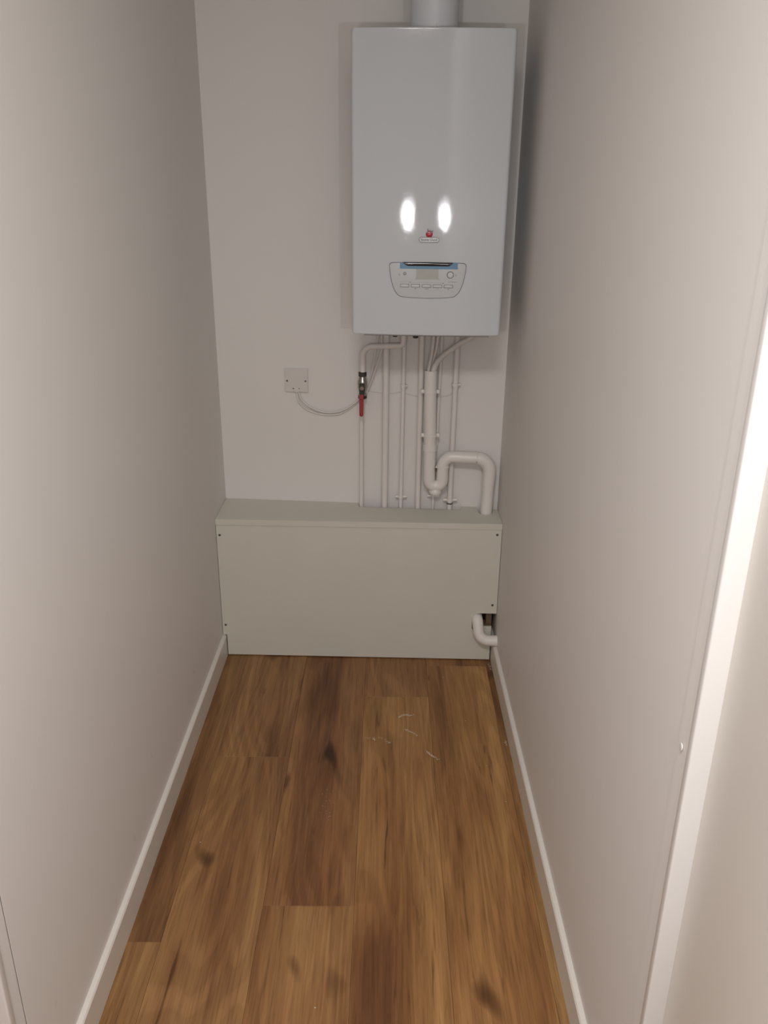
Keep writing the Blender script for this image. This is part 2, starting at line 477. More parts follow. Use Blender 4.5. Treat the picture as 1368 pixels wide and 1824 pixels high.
# top board with the notch the pipes drop through
ND = 0.040
def q_(x, off): return (x, wy(x, off))
tb = [(XL + 0.001, py(XL) - 0.003), (XR - 0.001, py(XR) - 0.003), q_(XR - 0.001, 0.026), q_(0.364, 0.026), q_(0.361, 0.05)]
for k in range(9):
    t = math.radians(0 - 180 * k / 8); tb.append((0.337 + 0.0235 * math.cos(t), wy(0.337, 0.052) + 0.0235 * math.sin(t)))
tb += [q_(0.3125, 0.04), q_(0.3125, 0.001), q_(0.262, 0.001), q_(0.256, ND), q_(-0.088, ND), q_(-0.094, 0.001), q_(XL + 0.001, 0.001)]
tbm = prism(tb, 'z', ZT - 0.02, ZT, 0.0)
tbm.normal_update(); bmesh.ops.triangulate(tbm, faces=[f for f in tbm.faces if len(f.verts) > 4])
child('top_board', tbm, 'board', bx)
for (x, z) in ((-0.543, 0.454), (0.367, 0.472), (-0.543, 0.120), (0.366, 0.215)):
    s = lathe([(0.0042, 0.002), (0.0042, -0.0006), (0.0034, -0.0011), (0.0018, -0.0011), (0.0014, -0.0002)], (x, py(x), z), 'y', 14)
    child('screw', s, 'screw', bx)
child('batten', box(0.350, 0.3695, 2.480, 2.512, 0.131, 0.470, 0.001, 1), 'batten', bx)
child('batten', box(0.338, 0.3695, 2.476, 2.512, 0.126, 0.1305, 0.0005, 1), 'batten', bx)
child('packing_board', box(0.338, 0.3695, 2.474, 2.486, 0.020, 0.1255, 0.0005, 1), 'board', bx)
child('void_darkener', box(0.345, XR - 0.002, 2.535, 2.547, 0.085, 0.330, 0.001, 1), 'void_dark', bx)  # boards added to darken the lamp-lit void behind the cut-out
child('void_darkener', box(0.240, 0.296, 2.535, 2.547, 0.085, 0.330, 0.001, 1), 'void_dark', bx)
child('batten', box(XL + 0.002, XL + 0.030, 2.492, 2.53, 0.09, 0.470, 0.001, 1), 'batten', bx)

# ------------------------------------------------------------------ boiler
BW, BH, BD, SAG = 0.413, 0.749, 0.318, 0.012
bc_x, bz = 0.1075, 1.138
brot = -math.atan(0.03)
boiler = empty('wall_boiler', (bc_x, 2.297, bz), brot, 'white wall-hung gas boiler with glossy front and control panel', 'boiler')
def fy(x):      # front surface of the cover in boiler space (y = 0 at the middle)
    return SAG * (x / (BW / 2)) ** 2
def outline(ins, insx=0.0):
    pts = []; hw = BW / 2; rc = 0.010
    # start back-left, go round the front
    pts.append((-hw, BD - 0.05)); nrm = [(-1, 0)]
    n = 8
    yc = fy(hw - rc) + rc
    for k in range(n + 1):
        t = math.pi + (math.pi / 2) * k / n
        pts.append((-hw + rc + rc * math.cos(t), yc + rc * math.sin(t))); nrm.append((math.cos(t), math.sin(t)))
    m = 28
    for k in range(1, m):
        x = -(hw - rc) + 2 * (hw - rc) * k / m
        pts.append((x, fy(x))); nrm.append((0, -1))
    for k in range(n + 1):
        t = 1.5 * math.pi + (math.pi / 2) * k / n
        pts.append((hw - rc + rc * math.cos(t), yc + rc * math.sin(t))); nrm.append((math.cos(t), math.sin(t)))
    pts.append((hw, BD - 0.05)); nrm.append((1, 0))
    return [(p[0] - q[0] * (ins + insx), p[1] - q[1] * ins) for p, q in zip(pts, nrm)]
cv = bmesh.new()
def cx_in(d, r=0.007): return r - math.sqrt(max(0.0, r * r - (r - d) ** 2)) if d < r else 0.0     # rounded outline corner
levels = [(0.0, 0.0030), (0.0006, 0.0014), (0.0016, 0.0005), (0.0032, 0.0001), (0.0050, 0.0), (0.0070, 0.0), (0.045, 0.0), (0.2, 0), (0.35, 0), (0.5, 0)]
levels += [(BH - 0.03, 0.0), (BH - 0.0070, 0.0), (BH - 0.0050, 0.0), (BH - 0.0032, 0.0), (BH - 0.0016, 0.0), (BH - 0.0005, 0.0002), (BH, 0.0012)]
rings = []
for z, ins in levels:
    rings.append([cv.verts.new((p[0], p[1], z)) for p in outline(ins, cx_in(min(z, BH - z)) * 0.8)])
for A, Bv in zip(rings, rings[1:]):
    for i in range(len(A) - 1): cv.faces.new((A[i], A[i + 1], Bv[i + 1], Bv[i]))
cv.faces.new(rings[0]); cv.faces.new(rings[-1])
for A, Bv in zip(rings, rings[1:]): cv.faces.new((A[-1], A[0], Bv[0], Bv[-1]))
obj('front_cover', cv, 'enamel', boiler, None, True, 28)
obj('rear_frame', box(-BW / 2 + 0.006, BW / 2 - 0.006, BD - 0.048, BD, 0.004, BH - 0.004, 0.003, 2), 'enamel_dim', boiler)
obj('bottom_tray', box(-BW / 2 + 0.034, BW / 2 - 0.030, 0.014, BD - 0.06, -0.0040, 0.001, 0.001, 1), 'enamel_dim', boiler)  # darker grey here paints the shadow line under the cover
for (x, y) in ((-0.028, 0.03), (-0.086, 0.05)):
    obj('drain_knob', lathe([(0.006, -0.012), (0.008, -0.010), (0.008, -0.003), (0.006, -0.0045)], (x, y, 0), 'z', 12), 'black', boiler, None, True)
obj('flue_collar', lathe([(0.052, BH - 0.002), (0.052, BH + 0.014), (0.047, BH + 0.016)], (0.0055, 0.155, 0), 'z', 40), 'gap', boiler, None, True)

def plate(xs, zt, zb, y0, y1, nz=1):
    """thin plate wrapped on the cover: front face at offset y0, back at y1 (negative = proud)"""
    bm = bmesh.new(); Fv, Bk = [], []
    for x in xs:
        col_f = []; col_b = []
        for k in range(nz + 1):
            z = zb(x) + (zt(x) - zb(x)) * k / nz
            col_f.append(bm.verts.new((x, fy(x) + y0, z))); col_b.append(bm.verts.new((x, fy(x) + y1, z)))
        Fv.append(col_f); Bk.append(col_b)
    for i in range(len(xs) - 1):
        for k in range(nz):
            bm.faces.new((Fv[i][k], Fv[i + 1][k], Fv[i + 1][k + 1], Fv[i][k + 1]))
            bm.faces.new((Bk[i][k], Bk[i][k + 1], Bk[i + 1][k + 1], Bk[i + 1][k]))
        bm.faces.new((Fv[i][0], Bk[i][0], Bk[i + 1][0], Fv[i + 1][0]))
        bm.faces.new((Fv[i][-1], Fv[i + 1][-1], Bk[i + 1][-1], Bk[i][-1]))
    for k in range(nz):
        bm.faces.new((Fv[0][k], Fv[0][k + 1], Bk[0][k + 1], Bk[0][k]))
        bm.faces.new((Fv[-1][k], Bk[-1][k], Bk[-1][k + 1], Fv[-1][k + 1]))
    return bm
def lin(a, b, n): return [a + (b - a) * i / n for i in range(n + 1)]
def interp(tab, x):
    for (x0, y0), (x1, y1) in zip(tab, tab[1:]):
        if x0 <= x <= x1: return y0 + (y1 - y0) * (x - x0) / (x1 - x0)
    return tab[-1][1]
PT, PXC = 0.1955, 0.0005
bot_tab = [(0, 0.0945), (0.04, 0.0937), (0.066, 0.0917), (0.074, 0.0900), (0.079, 0.0868), (0.085, 0.0810), (0.089, 0.0750), (0.093, 0.0665), (0.097, 0.0550), (0.101, 0.0370), (0.103, 0.0240), (0.1042, 0.0110)]
top_tab = [(0, -0.0008), (0.06, 0.0), (0.094, 0.0008), (0.1, 0.0020), (0.103, 0.0048), (0.1042, 0.0085)]
pxs = sorted(set([-x for x, _ in bot_tab + top_tab] + [x for x, _ in bot_tab + top_tab] + lin(-0.09, 0.09, 18)))
def pgrow(g):
    s = (0.1042 + g) / 0.1042
    xs = [x * s + PXC for x in pxs]
    zt = lambda x: PT - interp(top_tab, min(abs((x - PXC) / s), 0.1042)) + g
    zb = lambda x: PT - interp(bot_tab, min(abs((x - PXC) / s), 0.1042)) - g
    return xs, zt, zb
cp = obj('control_panel', plate(*pgrow(-0.0012), -0.0022, 0.002, 4), 'panel', boiler, None, False)
obj('seam', plate(*pgrow(0.0), -0.0006, 0.002, 4), 'gap', cp)
def rect_plate(x0, x1, z0, z1, y0, y1, m, name, parent, n=6):
    return obj(name, plate(lin(x0, x1, n), lambda x: z1, lambda x: z0, y0, y1), m, parent)
rect_plate(-0.0746, 0.0816, 0.1785, 0.1948, -0.0026, -0.0015, 'film', 'blue_film', cp, 12)
# dark curved grip bar across the film
hx = lin(-0.066, 0.068, 24)
def hb_t(x): return 0.1958
def hb_b(x):
    u = min(1.0, abs((x - 0.001) / 0.067)); return 0.1862 + 0.0075 * max(0.0, (u - 0.80) / 0.20) ** 1.6
gb = plate(hx, hb_t, hb_b, -0.0062, -0.0020, 3)
for v in gb.verts:
    if v.co.y < fy(v.co.x) - 0.003:
        zz = (v.co.z - 0.191) / 0.006
        v.co.y += 0.003 * zz * zz
obj('grip_bar', gb, 'black', cp, None, True, 50)
def lip_t(x): return hb_b(x) - 0.0004
def lip_b(x):
    u = min(1.0, abs((x - 0.001) / 0.055)); return 0.1802 + 0.0045 * u ** 5
obj('grip_lip', plate(lin(-0.056, 0.058, 20), lip_t, lip_b, -0.0034, -0.0020), 'film', cp)
# display window, flared at the foot
dz0, dz1 = 0.1512, 0.1782
bmd = bmesh.new()
dpts = [(-0.0325, dz1), (0.0325, dz1), (0.0355, dz0 + 0.005), (0.0352, dz0 + 0.001), (0.033, dz0), (-0.033, dz0), (-0.0352, dz0 + 0.001), (-0.0355, dz0 + 0.005)]
prism([(x, z) for x, z in dpts], 'y', -0.0030, -0.0018, 0.0, bmd)
for v in bmd.verts: v.co.y += fy(v.co.x)
obj('display', bmd, 'display', cp)
for s in (-1, 1):
    fl = prism([(s * 0.0300, dz1 - 0.0004), (s * 0.0328, dz1), (s * 0.0358, dz0 + 0.004), (s * 0.0345, dz0), (s * 0.0302, dz0 + 0.004)], 'y', -0.0036, -0.0018)
    for v in fl.verts: v.co.y += fy(v.co.x)
    obj('display_cheek', fl, 'panel', cp)
kx, kz = 0.0620, 0.1636
kr = obj('knob_ring', lathe([(0.0092, -0.0016), (0.0092, -0.0027), (0.0080, -0.0030)], (kx, fy(kx), kz), 'y', 28), 'gap', cp, None, True)
obj('knob', lathe([(0.0079, -0.0016), (0.0079, -0.0065), (0.0070, -0.0075), (0.0048, -0.0076), (0.0042, -0.0070)], (kx, fy(kx), kz), 'y', 28), 'button', cp, None, True)
obj('indicator_light', lathe([(0.0044, -0.0015), (0.0044, -0.0030), (0.0028, -0.0046), (0.0008, -0.0052)], (-0.0613, fy(0.0613), 0.166), 'y', 18), 'silver', cp, None, True)
for i, bxx in enumerate((-0.0613, -0.0317, -0.0018, 0.0285, 0.0580)):
    zc = 0.1342 - 0.0002 * i
    s = obj('button_gap', plate(lin(bxx - 0.0121, bxx + 0.0121, 4), lambda x: zc + 0.0043, lambda x: zc - 0.0043, -0.0025, -0.0015), 'gap', cp)
    bb = box(bxx - 0.0114, bxx + 0.0114, fy(bxx) - 0.0044, fy(bxx) - 0.0016, zc - 0.0036, zc + 0.0036, 0.0009, 2)
    obj('button', bb, 'button', cp, None, True)
# small printed marks
def dash(x0, x1, z, h=0.0005):
    obj('printed_mark', plate(lin(x0, x1, 6), lambda x: z + h / 2, lambda x: z - h / 2, -0.00255, -0.0020), 'print', cp)
dash(-0.075, -0.049, 0.1443, 0.0003); dash(-0.043, 0.041, 0.1430, 0.0003)
dash(0.0575, 0.0805, 0.1452, 0.0008)
for (x, z) in ((-0.0465, 0.1432), (0.0435, 0.1412), (-0.0315, 0.1268), (0.0580, 0.1262)):
    dash(x - 0.0016, x + 0.0016, z, 0.0022)
dash(-0.006, 0.005, 0.1262, 0.0012); dash(0.026, 0.0315, 0.1262, 0.0006)
tri = bmesh.new()
for p, q in (((-0.0778, 0.1612), (-0.0758, 0.1655)), ((-0.0738, 0.1612), (-0.0758, 0.1655)), ((-0.0778, 0.1612), (-0.0738, 0.1612))):
    tube([(p[0], fy(p[0]) - 0.0023, p[1]), (q[0], fy(q[0]) - 0.0023, q[1])], 0.0003, 6, tri)
obj('printed_mark', tri, 'print', cp)
ring = bmesh.new()
tube([(0.0768 + 0.0022 * math.cos(t), fy(0.0768) - 0.0023, 0.1632 + 0.0022 * math.sin(t)) for t in lin(0, 2 * math.pi, 20)], 0.0003, 6, ring)
obj('printed_mark', ring, 'print', cp)

# maker's badge: silver lozenge, dark rim, lettering, red emblem above it
def capsule(w, h, n=10):
    r = h / 2; pts = []
    for k in range(n + 1):
        t = -math.pi / 2 + math.pi * k / n; pts.append((w / 2 - r + r * math.cos(t), r * math.sin(t)))
    for k in range(n + 1):
        t = math.pi / 2 + math.pi * k / n; pts.append((-w / 2 + r + r * math.cos(t), r * math.sin(t)))
    return pts
lx, lz = 0.0020, 0.2535
bd = prism([(lx + x, lz + z) for x, z in capsule(0.0540, 0.0135)], 'y', fy(lx) - 0.0022, fy(lx) + 0.002)
badge = obj('badge', bd, 'gap', boiler)
bd = prism([(lx + x, lz + z) for x, z in capsule(0.0522, 0.0117)], 'y', fy(lx) - 0.0030, fy(lx) + 0.001)
obj('badge_face', bd, 'silver', badge)
tx = bpy.data.curves.new('lettering', 'FONT'); tx.body = 'Saunier Duval'; tx.align_x = 'CENTER'; tx.align_y = 'CENTER'
tx.size = 0.0082; tx.extrude = 0.0003; tx.space_character = 0.96
to = bpy.data.objects.new('lettering_curve', tx); COL.objects.link(to)
bpy.context.view_layer.update()
tme = bpy.data.meshes.new_from_object(to.evaluated_get(bpy.context.evaluated_depsgraph_get()))
bpy.data.objects.remove(to)
tbm2 = bmesh.new(); tbm2.from_mesh(tme); bpy.data.meshes.remove(tme)
for v in tbm2.verts:
    x, y, z = v.co; v.co = (lx + x, fy(lx) - 0.0032 - z, lz + y)
obj('lettering', tbm2, 'black', badge)
ez = lz + 0.0142
em = bmesh.new(); bmesh.ops.create_uvsphere(em, u_segments=24, v_segments=14, radius=0.0092)
for v in em.verts:
    v.co = (lx + v.co.x, fy(lx) - 0.0012 + v.co.y * 0.32, ez + v.co.z * 0.96)
emo = obj('emblem', em, 'red_logo', badge, None, True)
def leafshape(x0, z0, ang, ln, w):
    pts = []
    for k in range(9): 
        t = k / 8; pts.append((w * math.sin(math.pi * t) * (1 - 0.4 * t), ln * t))
    for k in range(7, 0, -1):
        t = k / 8; pts.append((-w * math.sin(math.pi * t) * (1 - 0.4 * t), ln * t))
    c, s = math.cos(ang), math.sin(ang)
    return [(x0 + x * c - z * s, z0 + x * s + z * c) for x, z in pts]
for (x0, z0, an, ln, w, mm) in ((-0.0035, 0.004, 0.06, 0.011, 0.0022, 'print'), (0.0048, 0.004, -0.75, 0.0080, 0.0028, 'print'), (0.0015, 0.005, -0.25, 0.0065, 0.0018, 'red_logo')):
    lf = prism(leafshape(lx + x0, ez + z0, an, ln, w), 'y', fy(lx) - 0.0042, fy(lx) - 0.0008)
    obj('emblem_leaf', lf, mm, badge)
for (x, z, r) in ((-0.0052, 0.0045, 0.0018), (0.0045, 0.0030, 0.0014)):  # silver dots put in as white highlights on the emblem
    obj('emblem_glint', lathe([(r, 0), (r, -0.0042), (r * 0.5, -0.0050)], (lx + x, fy(lx), ez + z), 'y', 12), 'silver', badge, None, True)

# flue
fl = bmesh.new()
lathe([(0.0625, 1.903), (0.0625, 2.03), (0.0605, 2.032), (0.0605, 2.09), (0.0625, 2.092), (0.0625, CEIL - 0.002)], (0.1145, 2.452, 0), 'z', 48, fl)
flue = top('flue_pipe', fl, 'flue', 'wide pale grey flue pipe rising from the top of the boiler', 'pipe', smooth=True)
child('locating_tab', box(0.1125, 0.1155, 2.386, 2.390, 1.888, 1.912, 0.0006, 1), 'gloss', flue)

# ------------------------------------------------------------------ pipework
def vpipe(name, pts, r, m, label, seg=18, group=None):
    return top(name, tube(pts, r, seg), m, label, 'pipe', group or 'upright pipes between boiler and boxing', True)
def clip_ring(par, x, y, z, r, ears, m='pvc', h=0.009, tabr=0.005):
    b = lathe([(r + 0.0005, -h / 2), (r + 0.003, -h / 2), (r + 0.003, h / 2), (r + 0.0005, h / 2)], (x, y, z), 'z', 20)
    for e in ears:
        tube([(x + (r if e > 0 else -r), y - 0.001, z), (x + e, y - 0.001, z)], tabr, 10, b)
    # foot to the wall
    merge(b, box(x - 0.004, x + 0.004, y + r, wy(x) - 0.0005, z - 0.004, z + 0.004))
    return child('pipe_clip', b, m, par, True)
PO = 0.021
TOPZ = bz + 0.004
Z0 = 0.40      # pipes run on down inside the boxing
g1 = vpipe('gas_pipe', [(-0.081, wy(-0.081, PO), Z0), (-0.081, wy(-0.081, PO), 0.80), (-0.0795, wy(-0.08, PO + 0.004), 0.86), (-0.0785, wy(-0.08, 0.034), 0.896)], 0.0072, 'ppipe', 'thin white gas pipe dropping from the red lever valve into the boxing')
P2 = vpipe('heating_pipe', [(-0.002, wy(0, PO), Z0), (-0.002, wy(0, PO), TOPZ)], 0.0108, 'ppipe', 'white upright pipe nearest the red lever valve, thickest of the copper pipes')
child('union_nut', lathe([(0.0115, 1.083), (0.0135, 1.085), (0.0135, 1.103), (0.0115, 1.105)], (-0.002, wy(0, PO), 0), 'z', 6), 'ppipe', P2)
P3 = vpipe('water_pipe', [(0.0525, wy(0.052, PO), Z0), (0.054, wy(0.054, PO), 0.80), (0.0555, wy(0.055, PO), TOPZ)], 0.0066, 'ppipe', 'thin white upright pipe with two clips, second to the right of the valve')
clip_ring(P3, 0.0530, wy(0.053, PO), 0.547, 0.0066, (-0.019, 0.020), tabr=0.0045)
clip_ring(P3, 0.0548, wy(0.055, PO), 0.928, 0.0066, (0.013,), tabr=0.0035)
P4 = vpipe('heating_pipe', [(0.111, wy(0.111, PO), Z0), (0.111, wy(0.111, PO), TOPZ)], 0.0092, 'ppipe', 'plain white upright pipe directly left of the wide drain pipe')
P6 = vpipe('filling_pipe', [(0.163, wy(0.163, 0.014), Z0), (0.163, wy(0.163, 0.014), 0.56), (0.166, wy(0.166, 0.014), 0.68), (0.170, wy(0.17, 0.014), 0.80), (0.171, wy(0.171, 0.014), 0.92), (0.176, wy(0.176, 0.014), TOPZ)], 0.0052, 'ppipe', 'very thin white pipe running behind the wide drain pipe and its trap')
clip_ring(P6, 0.163, wy(0.163, 0.014), 0.551, 0.0052, (-0.020, 0.020), tabr=0.0045)
P5 = vpipe('heating_pipe', [(0.219, wy(0.219, PO), Z0), (0.219, wy(0.219, PO), 0.60), (0.2235, wy(0.2235, PO), TOPZ)], 0.0090, 'ppipe', 'white upright pipe behind the arched drain bend, rightmost of the copper pipes')
c5 = clip_ring(P5, 0.2190, wy(0.219, PO), 0.541, 0.0092, (-0.023, 0.024), tabr=0.0050)
child('clip_band', lathe([(0.0095, 0.526), (0.0104, 0.527), (0.0104, 0.530), (0.0095, 0.531)], (0.2190, wy(0.219, PO), 0), 'z', 18), 'screw', P5)
clip_ring(P5, 0.2210, wy(0.221, PO), 0.936, 0.0090, (0.018,), tabr=0.0042)

# bent gas connector from the boiler to the valve
yb_ = wy(-0.03, 0.05)
gp = fillet([(-0.076, wy(-0.076, 0.045), 0.958), (-0.076, wy(-0.076, 0.047), 1.055), (0.052, wy(0.05, 0.055), 1.063), (0.053, wy(0.05, 0.055), TOPZ)], [0.034, 0.012], 10)
gc = top('gas_connector', tube(gp, 0.0088, 18), 'ppipe', 'white bent pipe joining the boiler underside to the top of the valve', 'pipe', None, True)

# ball valve with red lever
vx, vy = -0.077, wy(-0.077, 0.045)
valve = empty('gas_valve', (vx, vy, 0.888), 0, 'nickel ball valve with hanging red lever below the boiler', 'valve')
child('collar_nut', lathe([(0.0118, 0.960), (0.0128, 0.961), (0.0128, 0.9735), (0.0118, 0.9745)], (vx, vy, 0), 'z', 6), 'darkmetal', valve)
child('valve_body', lathe([(0.0105, 0.894), (0.0125, 0.897), (0.0125, 0.906), (0.0105, 0.909), (0.0120, 0.918), (0.0150, 0.928), (0.0158, 0.936), (0.0148, 0.946), (0.0118, 0.955), (0.0112, 0.960)], (vx, vy, 0), 'z', 24), 'chrome', valve, True)
child('valve_nut', lathe([(0.0128, 0.888), (0.0140, 0.889), (0.0140, 0.8985), (0.0128, 0.8995)], (vx, vy, 0), 'z', 6), 'darkmetal', valve)
child('stem', lathe([(0.0070, -0.012), (0.0070, -0.024), (0.0062, -0.0255)], (vx - 0.001, vy, 0.928), 'y', 16), 'darkmetal', valve, True)
child('stem_nut', lathe([(0.0078, -0.0275), (0.0078, -0.0325), (0.0060, -0.0340)], (vx - 0.001, vy, 0.928), 'y', 6), 'chrome', valve)
# lever: pressed steel arm, red sleeve
arm = prism([(-0.009, 0.018), (0.009, 0.018), (0.0095, -0.004), (0.0068, -0.022), (-0.0068, -0.022), (-0.0095, -0.004)], 'y', 0, 0.0025)
bmesh.ops.bevel(arm, geom=arm.edges[:], offset=0.0006, segments=1, affect='EDGES')
bmesh.ops.translate(arm, verts=arm.verts[:], vec=(vx - 0.001, vy - 0.0272, 0.924))
child('lever_arm', arm, 'darkmetal', valve)
sl = []
for k in range(11):
    t = math.pi + math.pi * k / 10; sl.append((0.0066 * math.cos(t), -0.064 + 0.0066 * math.sin(t)))
sl += [(0.0072, 0.0), (-0.0072, 0.0)]
slv = prism(sl, 'y', -0.004, 0.004)
bmesh.ops.bevel(slv, geom=[e for e in slv.edges], offset=0.0012, segments=2, affect='EDGES')
for v in slv.verts: v.co.y += -0.006 * (v.co.z / 0.07) * -1
bmesh.ops.translate(slv, verts=slv.verts[:], vec=(vx - 0.0025, vy - 0.0275, 0.907))
child('lever_sleeve', slv, 'redlever', valve, True)
child('sleeve_ridge', box(vx - 0.0092, vx + 0.0042, vy - 0.0335, vy - 0.0315, 0.8915, 0.8935, 0.0006, 1), 'redlever', valve)

# drain: open-topped stand pipe, U trap, arch to the right, down into the boxing
DO = 0.052
dy = lambda x: wy(x, DO)
RD = 0.0196
dr = empty('drain_pipe', (0.146, dy(0.146), 0.574), 0, 'wide white plastic drain pipe with U trap and arched outlet', 'pipe')
st = bmesh.new()   # stand pipe is hollow at the top
ring_o = [(0.140, dy(0.14), 0.986), (0.1405, dy(0.14), 0.915), (0.1435, dy(0.144), 0.80), (0.1448, dy(0.145), 0.735)]
tube(ring_o, RD, 28, st, caps=False)
tube([(0.140, dy(0.14), 0.986), (0.1405, dy(0.14), 0.915)], RD - 0.0025, 28, st, caps=False)
bm_top = [v for v in st.verts if v.co.z > 0.98]
lo = sorted(bm_top, key=lambda v: math.hypot(v.co.x - 0.140, v.co.y - dy(0.14)))
inn, out_ = lo[:28], lo[28:]
ka = lambda v: math.atan2(v.co.y - dy(0.14), v.co.x - 0.140)
inn.sort(key=ka); out_.sort(key=ka)
for i in range(28): st.faces.new((inn[i], inn[(i + 1) % 28], out_[(i + 1) % 28], out_[i]))
child('stand_pipe', st, 'pvc', dr, True)
xa, xb = 0.1455, 0.1885
trap = fillet([(xa - 0.0007, dy(xa), 0.738), (xa, dy(xa), 0.6), (xb, dy(xb), 0.6), (xb, dy(xb), 0.672)], [0.0212, 0.0212], 12)
tr = tube(trap, RD, 28)
child('trap', tr, 'pvc', dr, True)
tm = (xa + xb) / 2
child('trap_cap', lathe([(0.010, 0.571), (0.0185, 0.573), (0.0205, 0.577), (0.0205, 0.583), (0.0185, 0.586), (0.0175, 0.592), (0.0155, 0.604)], (tm, dy(tm), 0), 'z', 26), 'pvc', dr, True)
for z in (0.741, ):
    child('socket', lathe([(RD + 0.0002, z - 0.020), (RD + 0.0020, z - 0.019), (RD + 0.0020, z + 0.001), (RD + 0.0002, z + 0.002)], (xa - 0.0006, dy(xa), 0), 'z', 28), 'pvc', dr, True)
child('socket', lathe([(RD + 0.0002, 0.664), (RD + 0.0022, 0.665), (RD + 0.0022, 0.671), (RD + 0.0002, 0.672)], (xb, dy(xb), 0), 'z', 28), 'pvc', dr, True)
arch = fillet([(xb, dy(xb), 0.667), (xb + 0.001, dy(xb), 0.703), (0.344, dy(0.344), 0.700), (0.3365, dy(0.3365), Z0)], [0.033, 0.046], 12)
child('arch', tube(arch, RD, 28), 'pvc', dr, True)
# elbow socket at the head of the outlet leg
el = fillet([(0.300, dy(0.3), 0.7008), (0.344, dy(0.344), 0.700), (0.3415, dy(0.34), 0.610)], [0.046], 14)
child('elbow', tube(el, RD + 0.0017, 28), 'pvc', dr, True)
for z in (0.919, 0.775):
    xx = 0.1405 if z > 0.85 else 0.1443
    b = lathe([(RD + 0.0004, z - 0.005), (RD + 0.0026, z - 0.005), (RD + 0.0026, z + 0.005), (RD + 0.0004, z + 0.005)], (xx, dy(xx), 0), 'z', 28)
    for s in (-1, 1):
        merge(b, box(min(xx + s * (RD - 0.001), xx + s * (RD + 0.0105)), max(xx + s * (RD - 0.001), xx + s * (RD + 0.0105)), dy(xx) - 0.006, dy(xx) + 0.004, z - 0.006, z + 0.006, 0.0015, 2))
    merge(b, box(xx - 0.005, xx + 0.005, dy(xx) + RD, wy(xx) - 0.0005, z - 0.005, z + 0.005))
    child('pipe_clip', b, 'pvc', dr, True)
child('tie', lathe([(0.0010, 0.6665), (0.0034, 0.667), (0.0034, 0.6705), (0.0010, 0.671)], (tm, dy(tm) - RD * 0.55, 0), 'z', 12), 'gloss', dr, True)
child('trap_stud', lathe([(0.0028, 0.653), (0.0028, 0.664)], (tm, dy(tm) - RD * 0.45, 0), 'z', 10), 'batten', dr, True)

# hoses that empty into the stand pipe
ha = smooth_path([(0.149, dy(0.149) + 0.004, TOPZ), (0.146, dy(0.146) + 0.003, 1.089), (0.1415, dy(0.14) + 0.001, 1.036), (0.1335, dy(0.133), 0.991), (0.1315, dy(0.132), 0.955)])
top('drain_hose', tube(ha, 0.0052, 12), 'hose', 'thin pale hose hanging straight into the open drain pipe', 'hose', 'hoses emptying into the drain pipe', True)
hx_ = smooth_path([(0.160, dy(0.16) + 0.012, TOPZ), (0.159, dy(0.159) + 0.011, 1.085), (0.153, dy(0.153) + 0.009, 1.04), (0.1395, dy(0.139) + 0.0105, 0.99), (0.138, dy(0.138) + 0.0105, 0.955)])
top('drain_hose', tube(hx_, 0.0048, 12), 'hose', 'thin pale hose between the straight hose and the curving wide hose', 'hose', 'hoses emptying into the drain pipe', True)
hb = smooth_path([(0.305, wy(0.3, 0.060), TOPZ), (0.262, wy(0.26, 0.056), 1.094), (0.229, wy(0.229, 0.052), 1.073), (0.197, wy(0.197, 0.050), 1.049), (0.171, wy(0.171, 0.052), 1.027), (0.155, wy(0.155, 0.054), 1.006), (0.1478, wy(0.148, 0.055), 0.984), (0.1472, wy(0.147, 0.055), 0.955)], 14)
rr = [0.0088 + 0.00025 * math.sin(i * 2.2) for i in range(len(hb))]
top('drain_hose', tube(hb, 0.0088, 16, rads=rr), 'hose', 'wider pale hose curving down from the boiler right side into the drain pipe', 'hose', 'hoses emptying into the drain pipe', True)

# socket plate and cables
pl = empty('connection_plate', (-0.2945, wy(-0.2945), 0.894), -math.atan(SB), 'square white cable outlet plate on the back wall', 'electrical plate')
pb2 = box(-0.0385, 0.0385, -0.0085, -0.0005, 0.0, 0.0785)
vert = [e for e in pb2.edges if abs(e.verts[0].co.z - e.verts[1].co.z) < 1e-6 and max(v.co.y for v in e.verts) < -0.005 or (abs(e.verts[0].co.z - e.verts[1].co.z) > 0.05)]
bmesh.ops.bevel(pb2, geom=vert, offset=0.0025, segments=3, affect='EDGES')
obj('cover_plate', pb2, 'plate', pl, None, True, 30)
for x in (-0.0305, 0.0300):
    obj('screw', lathe([(0.0032, -0.0080), (0.0032, -0.0092), (0.0022, -0.0094)], (x, 0, 0.0380), 'y', 14), 'screw', pl, None, True)
for x, r in ((-0.0105, 0.0024), (0.0085, 0.0017)):
    obj('screw', lathe([(r, -0.0080), (r, -0.0090), (r * 0.6, -0.0091)], (x, 0, 0.0130), 'y', 12), 'screw', pl, None, True)
obj('cable_clamp', box(-0.0065, 0.0095, -0.0105, -0.0080, 0.0005, 0.0100, 0.001, 2), 'plate', pl, None, True)
def cable(pts, offs, r, label):
    P = smooth_path([(x, wy(x, o), z) for (x, z), o in zip(pts, offs)], 8)
    return top('power_cable', tube(P, r, 10), 'cable', label, 'cable', 'cables looping from the plate to the boiler', True)
cable([(-0.2955, 0.8935), (-0.2875, 0.862), (-0.261, 0.836), (-0.210, 0.821), (-0.154, 0.825), (-0.107, 0.856), (-0.074, 0.893), (-0.057, 0.936), (-0.045, 0.982), (-0.036, 1.036), (-0.029, 1.078), (-0.020, TOPZ)],
      [0.005, 0.008, 0.006, 0.005, 0.006, 0.007, 0.009, 0.012, 0.018, 0.024, 0.026, 0.03], 0.0030, 'white cable in the lower loop from plate to boiler')
